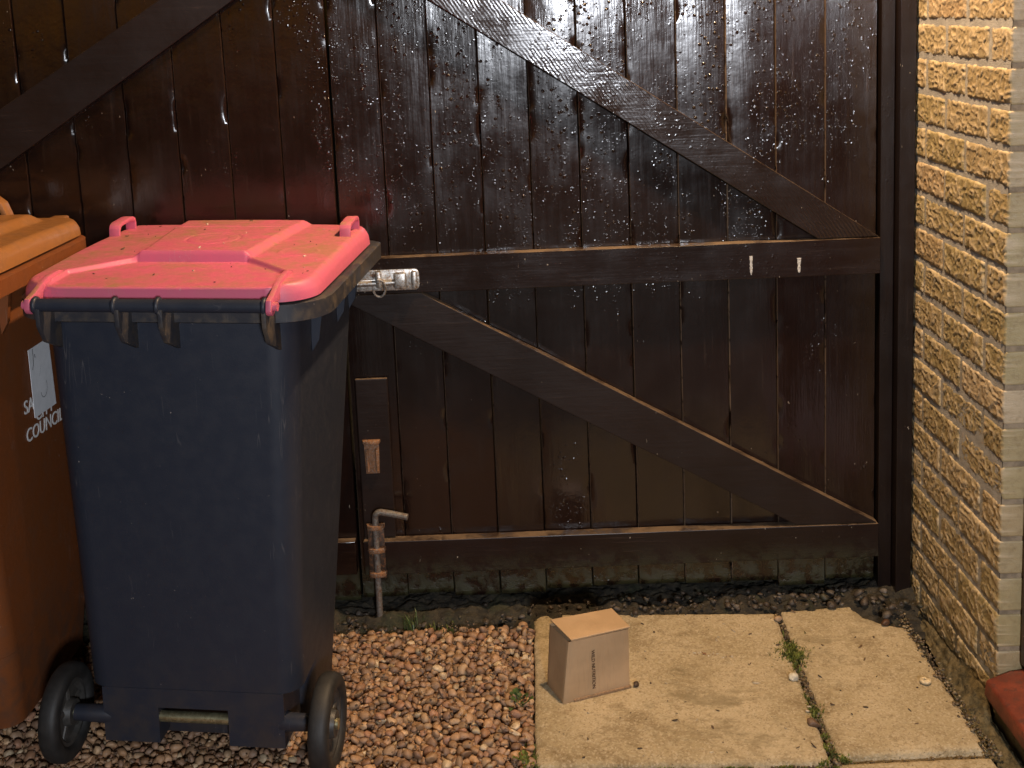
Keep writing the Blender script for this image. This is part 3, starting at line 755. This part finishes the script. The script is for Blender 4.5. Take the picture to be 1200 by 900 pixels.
        flat = 1.0275 + .006*sstep(-.01, .2, v) - .004*np.clip(1-(v-V0)/.005, 0, 1)**2
        kf = sstep(.0025, -.0025, dr); z = z*(1-kf) + flat*kf
        # raised lip round the recess
        z += .004*np.exp(-((dr-.006)/.004)**2)*(v > .03)
        # emblem ring and slot grooves moulded in the plateau
        rr = np.hypot(u/1.0, (v-.335)/1.0); z -= .0016*np.exp(-((rr-.058)/.0028)**2); z -= .0010*np.exp(-((rr-.030)/.0028)**2)
        z -= .004*sstep(.004, .002, np.abs(v-.475))*sstep(.118, .112, np.abs(u))
        rr2 = np.hypot(u-.205, v-.27); z += .0010*np.exp(-((rr2-.04)/.004)**2)
        q = np.stack([u*7, v*7, 0*u], -1); z += .0010*fbm(q, 3, 3)
    else:
        k = sstep(.0, .030, np.minimum(.215-np.abs(u), np.minimum(v-.06, .575-v))); z = z + .019*k
        k = sstep(.0, .02, np.minimum(.10-np.abs(u), np.minimum(v-.12, .50-v))); z = z - .010*k
        q = np.stack([u*7, v*7, 0*u], -1); z += .0015*fbm(q, 3, 3)
    top = np.stack([u, v, z], -1).reshape(-1, 3)
    idx = np.arange(nu*nv).reshape(nu, nv)
    ring = np.concatenate([idx[:, 0], idx[-1, 1:], idx[-2::-1, -1], idx[0, -2:0:-1]]); kk = len(ring)
    l1 = top[ring].copy(); l1[:, 2] = .9985; l1[:, :2] *= 1.006
    l2 = l1.copy(); l2[:, :2] = (l2[:, :2]-(0, .3))*.975 + (0, .3)
    a = np.arange(kk); bb = (a+1) % kk; n0 = nu*nv
    sk1 = np.stack([ring[a], a+n0, bb+n0, ring[bb]], 1); sk2 = np.stack([a+n0, a+n0+kk, bb+n0+kk, bb+n0], 1)
    lid = np_obj('lid', np.concatenate([top, l1, l2]), np.concatenate([grid_faces(nu, nv), sk1, sk2]), ml, b)
    lid.data.set_sharp_from_angle(angle=math.radians(50))
    if lid_kind == 'recess':
        for sx in (-1, 1):   # hinge lugs that wrap the bar ends
            bm = bmesh.new(); pr = []
            for k in range(11):
                aa = math.radians(200+k*16); pr.append((VB+.0175*math.cos(aa), ZB+.0175*math.sin(aa)))
            pr += [(.02, 1.004), (.075, 1.012), (.100, 1.036), (.07, 1.0445), (.03, 1.043), (0, 1.036), (-.035, 1.024), (VB-.012, ZB+.014)]
            prism(bm, pr, 'x', sx*.2275, sx*.2275+sx*.0105, .0015)
            tube(bm, [(sx*.2380, VB, ZB), (sx*.2470, VB, ZB)], .0085, 14)
            bm_obj('hinge_lug', bm, ml, lid, 40)
        for sx in (-1, 1):   # strap handles at the opening edge
            bm = bmesh.new(); cs = []
            pth = [(.435, 1.030), (.437, 1.058), (.442, 1.066), (.452, 1.070), (.505, 1.073), (.524, 1.072), (.534, 1.067), (.538, 1.058), (.540, 1.028)]
            inn = [(.533, 1.030), (.531, 1.056), (.527, 1.061), (.505, 1.064), (.455, 1.061), (.449, 1.058), (.445, 1.052), (.443, 1.030)]
            prism(bm, pth+inn, 'x', sx*.268-.0125, sx*.268+.0125, .0018)
            bm_obj('lid_handle', bm, ml, lid, 40)
    else:
        bm = bmesh.new()
        pth = [(-.10, 1.05), (-.096, 1.085), (-.085, 1.097), (-.06, 1.104), (.07, 1.104), (.10, 1.098), (.122, 1.080), (.135, 1.045)]
        inn = [(.122, 1.045), (.111, 1.074), (.095, 1.087), (.07, 1.092), (-.06, 1.092), (-.078, 1.087), (-.085, 1.078), (-.088, 1.05)]
        prism(bm, [(-x, z) for x, z in pth+inn], 'y', .045, .080, .002); bm_obj('lid_handle', bm, ml, lid, 40)
        for sx in (-1, 1):
            bm = bmesh.new(); box(bm, sx*.20-.02, sx*.20+.02, VB-.014, .02, .999, 1.026, .005)
            bm_obj('hinge_lug', bm, ml, lid, 40)
    # wheels
    for sx in (-1, 1):
        bm = bmesh.new(); prof = []
        for k in range(24):
            a = 2*math.pi*k/24; prof.append((sx*.279 + .021*math.copysign(abs(math.cos(a))**.75, math.cos(a)), .083 + .0175*math.copysign(abs(math.sin(a))**.8, math.sin(a))))
        lathe_x(bm, prof, 48, 0, .056, .1)
        w = bm_obj('wheel', bm, M['rubber'], b, 60)
        bm = bmesh.new()
        lathe_x(bm, [(sx*.279-.012, .070), (sx*.279+.012, .070), (sx*.279+.012, .060), (sx*.279+.004, .052), (sx*.279+.004, .030), (sx*.279+.018, .026), (sx*.279+.018, .010), (sx*.279-.018, .010), (sx*.279-.018, .026), (sx*.279-.004, .030), (sx*.279-.004, .052), (sx*.279-.012, .060)], 40, 0, .056, .1)
        for k in range(5):
            a = 2*math.pi*k/5+.3; c_, s_ = math.cos(a), math.sin(a)
            tube(bm, [(sx*.279, .056+.024*c_, .1+.024*s_), (sx*.279, .056+.066*c_, .1+.066*s_)], .0085, 8)
        bm_obj('hub', bm, M['hub'], w, 40)
    bm = bmesh.new(); tube(bm, [(-.302, .056, .1), (.302, .056, .1)], .0115, 16)
    ax = bm_obj('axle', bm, M['axle'], b, 50)
    for sx in (-1, 1):
        bm = bmesh.new(); tube(bm, [(sx*.185, .062, .098), (sx*.20, .056, .1), (sx*.258, .056, .1)], [.022, .019, .017], 14)
        bm_obj('axle_housing', bm, mb, ax, 50)
    return b, body
BLX, BLY = -1.686, -.674
blue, blue_body = make_bin('dark navy wheelie bin with a pink lid', (BLX, BLY, -.002), (0, .024, -.098), M['blue'], M['rim'], M['pink'], 'recess')
brown, brown_body = make_bin('brown wheelie bin with a brown lid at the left edge', (-2.272, -.085, .045), (0, 0, math.pi-.06), M['brown_bin'], M['brown_bin'], M['brown_lid'], 'dome', .036, .05, .455)
# writing and sticker on the brown bin's right side: local plane of the body side
t_sl = math.atan2(.035, .915)
def side_mat(v, z, tilt=0.0):
    hw = .220 + .035*(z-.04)/.915 + .0015
    # text x -> +v, text y -> up along the sloping side, normal -> +u
    xx = Vector((0, -math.cos(tilt), math.sin(tilt))); nn = Vector((-math.cos(t_sl), 0, -math.sin(t_sl))); xx = (xx - nn*xx.dot(nn)).normalized(); yy_ = nn.cross(xx)
    m_ = Matrix((xx, yy_, nn)).transposed().to_4x4(); m_.translation = Vector((-hw, v, z)); return m_
text_part('lettering', 'SA', .043, M['white_print'], brown_body, side_mat(.328, .654, -.03), bold=.0003)
text_part('lettering', 'CITY', .043, M['white_print'], brown_body, side_mat(.274, .621, -.03), bold=.0003)
text_part('lettering', 'COUNCIL', .043, M['white_print'], brown_body, side_mat(.326, .590, -.06), bold=.0003)
sm = side_mat(.283, .632, 0)
bm = bmesh.new()
prism(bm, [(0, 0), (.112, -.004), (.092, .157), (-.012, .157)], 'z', .0012, .0022)
bmesh.ops.transform(bm, matrix=sm, verts=bm.verts)
stk = bm_obj('sticker', bm, M['sticker'], brown_body)
def stroke(pts, r=.0016):
    bm = bmesh.new(); tube(bm, [(x, y, .0020) for x, y in pts], r, 6)
    for v in bm.verts: v.co.z = .0018 + (v.co.z-.0020)*.35
    bmesh.ops.transform(bm, matrix=sm, verts=bm.verts); return bm_obj('pen_mark', bm, M['ink'], stk)
stroke([(.008, .155), (.010, .138), (.009, .120), (.004, .108)], .0018)
stroke([(.018, .140), (.019, .132)], .0020)
stroke([(.046, .108), (.040, .094), (.036, .084)], .0013)
stroke([(.066, .066)] + [(.054+.017*math.cos(a), .052+.021*math.sin(a)) for a in [math.radians(40-k*26) for k in range(9)]], .0014)

# ------------------------------------------------------------------ parcel
FLp, FRp, BLp = Vector((-.915, -.461, 0)), Vector((-.758, -.403, 0)), Vector((-.935, -.371, 0))
ux = (FRp-FLp); wbox = ux.length; ang = math.atan2(ux.y, ux.x)
par = thing('cardboard_parcel', 'small brown cardboard parcel with printed lettering on the paving slab', 'parcel', FLp, (0, 0, ang))
dbox, hbox = .086, .142
bm = bmesh.new()
def quad(bm, a, b, c, d, n=10, amp=.0016, seed=0):
    a, b, c, d = [np.array(p, float) for p in (a, b, c, d)]
    s, t = np.meshgrid(np.linspace(0, 1, n), np.linspace(0, 1, n), indexing='ij')
    p = (a*(1-s)[..., None]+b*s[..., None])*(1-t)[..., None] + (d*(1-s)[..., None]+c*s[..., None])*t[..., None]
    nn = np.cross(b-a, d-a); nn /= np.linalg.norm(nn)
    p = p + nn*(amp*fbm(p*18+seed, 3, seed)*np.sin(s*math.pi)*np.sin(t*math.pi))[..., None]*1.5
    vs_ = [[bm.verts.new(p[i, j]) for j in range(n)] for i in range(n)]
    for i in range(n-1):
        for j in range(n-1): bm.faces.new((vs_[i][j], vs_[i+1][j], vs_[i+1][j+1], vs_[i][j+1]))
b0 = [(.004, 0, .0), (wbox, 0, 0), (wbox+.002, dbox, 0), (.002, dbox, 0)]
b1 = [(.023, .002, hbox), (wbox+.003, .003, hbox-.002), (wbox+.001, dbox-.002, hbox+.001), (.013, dbox, hbox+.004)]
for i in range(4): quad(bm, b0[i], b0[(i+1) % 4], b1[(i+1) % 4], b1[i], seed=i+1)
quad(bm, b0[3], b0[2], b0[1], b0[0], seed=9)
bmesh.ops.remove_doubles(bm, verts=bm.verts, dist=.0004)
es = [e for e in bm.edges if len(e.link_faces) == 2 and e.calc_face_angle() > .9]
bmesh.ops.bevel(bm, geom=es, offset=.0018, segments=2, profile=.5, affect='EDGES')
pb = bm_obj('carton', bm, M['card'], par, 40)
bm = bmesh.new(); quad(bm, (.027, .006, hbox-.006), (wbox-.003, .006, hbox-.007), (wbox-.004, dbox-.006, hbox-.005), (.018, dbox-.005, hbox-.002), seed=4)
bmesh.ops.recalc_face_normals(bm, faces=bm.faces); bm_obj('inner_flap', bm, M['card'], par, 40)
bm = bmesh.new()
c = [(.028, -.0025, hbox+.0060), (wbox+.004, -.0015, hbox+.0050), (wbox+.002, dbox+.001, hbox+.007), (.017, dbox+.001, hbox+.013)]
quad(bm, *c, n=14, amp=.003, seed=12)
def card_sheet(name, bm, parent, th, outward):
    bmesh.ops.recalc_face_normals(bm, faces=bm.faces); bm.normal_update()
    if sum((f.normal.dot(Vector(outward)) for f in bm.faces)) < 0: bmesh.ops.reverse_faces(bm, faces=bm.faces)
    me = bpy.data.meshes.new(name); bm.to_mesh(me); bm.free(); me.materials.append(M['card'])
    o = bpy.data.objects.new(name, me); C.objects.link(o); o.parent = parent
    md = o.modifiers.new('thickness', 'SOLIDIFY'); md.thickness = th; md.offset = -1; return o
flap = card_sheet('lid_flap', bm, par, .003, (0, 0, 1))
bm = bmesh.new(); quad(bm, (.028, -.0026, hbox+.0062), (.029, .0010, hbox+.0012), (wbox+.004, .0016, hbox+.0002), (wbox+.004, -.0016, hbox+.0052), n=12, amp=.0008, seed=3)
card_sheet('flap_tuck', bm, flap, .0022, (0, -1, 0))
bm = bmesh.new(); box(bm, .03, wbox+.003, -.003, .004, .0, .006, .001); bm_obj('bottom_flap', bm, M['card_edge'], par, 40)
# lettering reads downwards on the front face
xx, yy_, nn = Vector((.0, 0, -1)), Vector((1, 0, 0)), Vector((0, -1, 0))
mt = Matrix((xx, yy_, nn)).transposed().to_4x4(); mt.translation = Vector((.0755, -.0016, .112))
mt = mt @ Matrix.Diagonal((1.0, 1.0, 1.0, 1.0))
text_part('lettering', 'WILD NUTRITION', .0112, M['print_ink'], pb, mt, .0003)

# ------------------------------------------------------------------ plants, moss, litter
def blades(name, label, centres, n, h, mat, seed, kind=None, spread=.02, width=.002, cat=None, group=None, lean=.9):
    rg = np.random.default_rng(seed); bm = bmesh.new()
    for (cx, cy, cz, s) in centres:
        for k in range(int(n*s)):
            a = rg.uniform(0, 6.28); d = abs(rg.normal())*spread*s; x, y = cx+math.cos(a)*d, cy+math.sin(a)*d
            hh = h*rg.uniform(.5, 1.2)*(.6+.5*s); b = rg.uniform(0, 6.28); l = rg.uniform(.1, lean)*hh; w = width*rg.uniform(.6, 1.3)
            px, py = -math.sin(b)*w, math.cos(b)*w; dx, dy = math.cos(b), math.sin(b)
            v = [bm.verts.new(q) for q in ((x-px, y-py, cz), (x+px, y+py, cz), (x+px+dx*l*.45, y+py+dy*l*.45, cz+hh*.65), (x-px+dx*l*.45, y-py+dy*l*.45, cz+hh*.65))]
            t = bm.verts.new((x+dx*l, y+dy*l, cz+hh*rg.uniform(.75, 1)))
            bm.faces.new(v); bm.faces.new((v[3], v[2], t))
    o = bm_obj(name, bm, mat); tag(o, label, cat, group, kind); return o
mc = []
rg = np.random.default_rng(5)
for (x, y, s) in ((-.366, -.265, 1.9), (-.372, -.29, 2.3), (-.346, -.285, 1.6), (-.35, -.30, 1.3), (-.378, -.31, 1.4), (-.386, -.255, 1.2), (-.352, -.25, 1.0), (-.37, -.235, .9), (-.377, -.51, 1.2), (-.372, -.335, .5), (-.380, -.42, .5), (-.378, -.455, .5), (-.378, -.50, .9), (-.384, -.53, .8), (-.376, -.60, .5), (-.384, -.64, .8), (-.37, -.665, .9), (-.40, -.685, .6), (-.36, -.68, .6)):
    mc.append((x, y, -.010, s))
for k in range(34):
    t = rg.random(); mc.append((-.96+t*.58, -.680-.016*t + rg.normal()*.003, -.016, rg.uniform(.25, .6)))
for k in range(12): mc.append((-.985+rg.normal()*.005, rg.uniform(-.70, -.60), -.012, rg.uniform(.3, .6)))
blades('moss', 'green moss growing in the joints of the paving', mc, 90, .0105, M['moss'], 3, 'stuff', .013, .0015)
# soil and crumbs filling the joints
jp = []
for k in range(420):
    t = rg.random(); jp.append((-.353 - .024*t + rg.normal()*.004, -.085-.60*t, -.012+rg.random()*.006, *(rg.uniform(.0025, .007)*np.array((1, .8, .6)))))
for k in range(260):
    t = rg.random(); jp.append((-.97+.90*t, -.678-.012*math.sin(t*3.1) + rg.normal()*.0025, -.014+rg.random()*.004, *(rg.uniform(.002, .004)*np.array((1, .8, .6)))))
for k in range(420):
    t = rg.random(); jp.append((-.062 + rg.normal()*.008, -.06-.64*t, -.004+rg.random()*.006, *(rg.uniform(.002, .006)*np.array((1, .8, .6)))))
JT = [(.06, .04, .02), (.10, .07, .035), (.16, .11, .06), (.04, .03, .016), (.30, .23, .13), (.08, .07, .025)]
tag(pebbles('joint_grit', jp, M['pebble'], 1, JT, 6), 'soil and grit filling the joints between the paving slabs', kind='stuff')
# crumbs scattered on the slabs
cr = []
for k in range(150):
    x, y = rg.uniform(-.94, -.09), rg.uniform(-.66, -.09); s_ = .0008 + .0036*rg.random()**1.9
    cr.append((x, y, .001, s_*rg.uniform(1, 2.6), s_*rg.uniform(.5, 1), s_*.5))
fl = []
for k in range(38):
    t = rg.random(); s_ = .0008+.0022*rg.random()**2
    fl.append((-.605+.10*t+rg.normal()*.004, -.262-.030*t+rg.normal()*.005, .0012, s_*1.8, s_, s_*.35))
tag(pebbles('paint_flakes', fl, M['pebble'], 1, [(.80, .74, .62), (.70, .62, .48), (.30, .15, .07)], 19), 'scatter of pale flakes on the slab right of the parcel', kind='stuff')
tag(pebbles('leaf_litter', cr, M['pebble'], 1, [(.05, .028, .014), (.09, .05, .025), (.55, .46, .32), (.13, .075, .035), (.045, .03, .018)], 9), 'crumbs of leaf and grit scattered on the paving', kind='stuff')
def one_pebble(name, label, cat, x, y, z, a, b, c, col, seed):
    o = pebbles(name, [(0, 0, 0, a, b, c)], M['pebble'], 3, [col], seed); o.location = (x, y, z); return tag(o, label, cat)
one_pebble('dead_leaf', 'curled dark brown leaf scrap right of the parcel', 'leaf', -.742, -.396, .005, .009, .007, .005, (.035, .018, .010), 31)
one_pebble('stone', 'white stone in the mossy joint between the two slabs', 'stone', -.390, -.392, .004, .013, .010, .008, (.70, .64, .50), 32)
one_pebble('stone', 'tan stone at the upper end of the mossy joint', 'stone', -.362, -.125, .002, .012, .009, .007, (.45, .30, .17), 33)
one_pebble('dead_leaf', 'reddish brown clump at the broken corner of the narrower slab', 'leaf', -.112, -.168, .004, .014, .011, .008, (.075, .030, .014), 34)
one_pebble('stone', 'brown stone in the lower part of the mossy joint', 'stone', -.388, -.565, .002, .015, .011, .008, (.16, .09, .05), 35)
# snail shell near the wall
bm = bmesh.new(); pts = []; rs = []
for k in range(40):
    a = k*.33; R_ = .0028 + .0075*k/39; pts.append((R_*math.cos(a), R_*math.sin(a), .0055-.0045*k/39)); rs.append(.0013+.0032*k/39)
tube(bm, pts, rs, 8); o = bm_obj('snail_shell', bm, M['shell'], None, 60); o.location = (-.108, -.425, .004); tag(o, 'pale coiled snail shell on the slab near the wall', 'shell')
# weeds
def leafy(name, label, loc, n, size, seed, mat):
    t = thing(name, label, 'weed', loc); rg = np.random.default_rng(seed); bm = bmesh.new(); bs = bmesh.new()
    for k in range(n):
        a = rg.uniform(0, 6.28); el = rg.uniform(.25, 1.2); L = size*rg.uniform(.5, 1.1); d = Vector((math.cos(a)*math.cos(el), math.sin(a)*math.cos(el), math.sin(el)))
        base = Vector((rg.normal()*.008, rg.normal()*.012, 0)); tip = base + d*L; side = d.cross(Vector((0, 0, 1))).normalized()*L*.24; up = Vector((0, 0, L*.10))
        tube(bs, [base, base + d*L*.55], .0009, 5)
        m1, m2 = base + d*L*.62, base + d*L*.82
        v = [bm.verts.new(q) for q in (base+d*L*.42, m1+side+up, m2+side*.85+up, tip-Vector((0, 0, L*.12)), m2-side*.85+up, m1-side+up, m1, m2)]
        for f_ in ((0, 6, 1), (6, 7, 2, 1), (7, 3, 2), (0, 5, 6), (6, 5, 4, 7), (7, 4, 3)): bm.faces.new([v[i] for i in f_])
    bm_obj('leaf', bm, mat, t, 0); bm_obj('stem', bs, mat, t, 0); return t
leafy('weed', 'small leafy green weed in the gravel beside the parcel slab', (-1.006, -.445, .004), 16, .034, 4, M['leaf_dark'])
leafy('weed', 'low green weed at the front left corner of the parcel slab', (-1.004, -.672, .002), 16, .026, 6, M['moss'])
tuft = [(-1.27, -.10, -.008, .8)]
blades('grass_tuft', 'thin grass tuft at the gate foot near the drop bolt', tuft, 34, .045, M['leaf_dark'], 8, None, .016, .0011, 'grass')
tuft = [(-1.17, -.105, -.008, .7), (-1.22, -.11, -.008, .5)]
blades('grass_tuft', 'sparse mossy grass tuft between the drop bolt and the paving', tuft, 34, .022, M['moss'], 9, None, .022, .0012, 'grass')

# leaf crumbs and petals lying on the pink lid
lid_o = [o for o in blue.children if o.name.startswith('lid')][0]
bpy.context.view_layer.update()
co = np.array([v.co for v in lid_o.data.vertices][:230*230]); rg = np.random.default_rng(77)
ly = []; mwl = np.array(lid_o.matrix_world)
for k in range(46):
    p_ = co[rg.integers(8, 222)*230 + rg.integers(8, 222)]; p_ = mwl[:3, :3]@p_ + mwl[:3, 3]; s_ = .0012 + .0042*rg.random()**3
    ly.append((p_[0], p_[1], p_[2]+.0008, s_*rg.uniform(1, 2.2), s_*rg.uniform(.5, 1), s_*.35))
tag(pebbles('leaf_crumbs', ly, M['pebble'], 1, [(.05, .028, .014), (.12, .06, .03), (.75, .62, .48), (.09, .05, .025)], 15), 'crumbs of leaf and petal lying on the pink lid', kind='stuff')
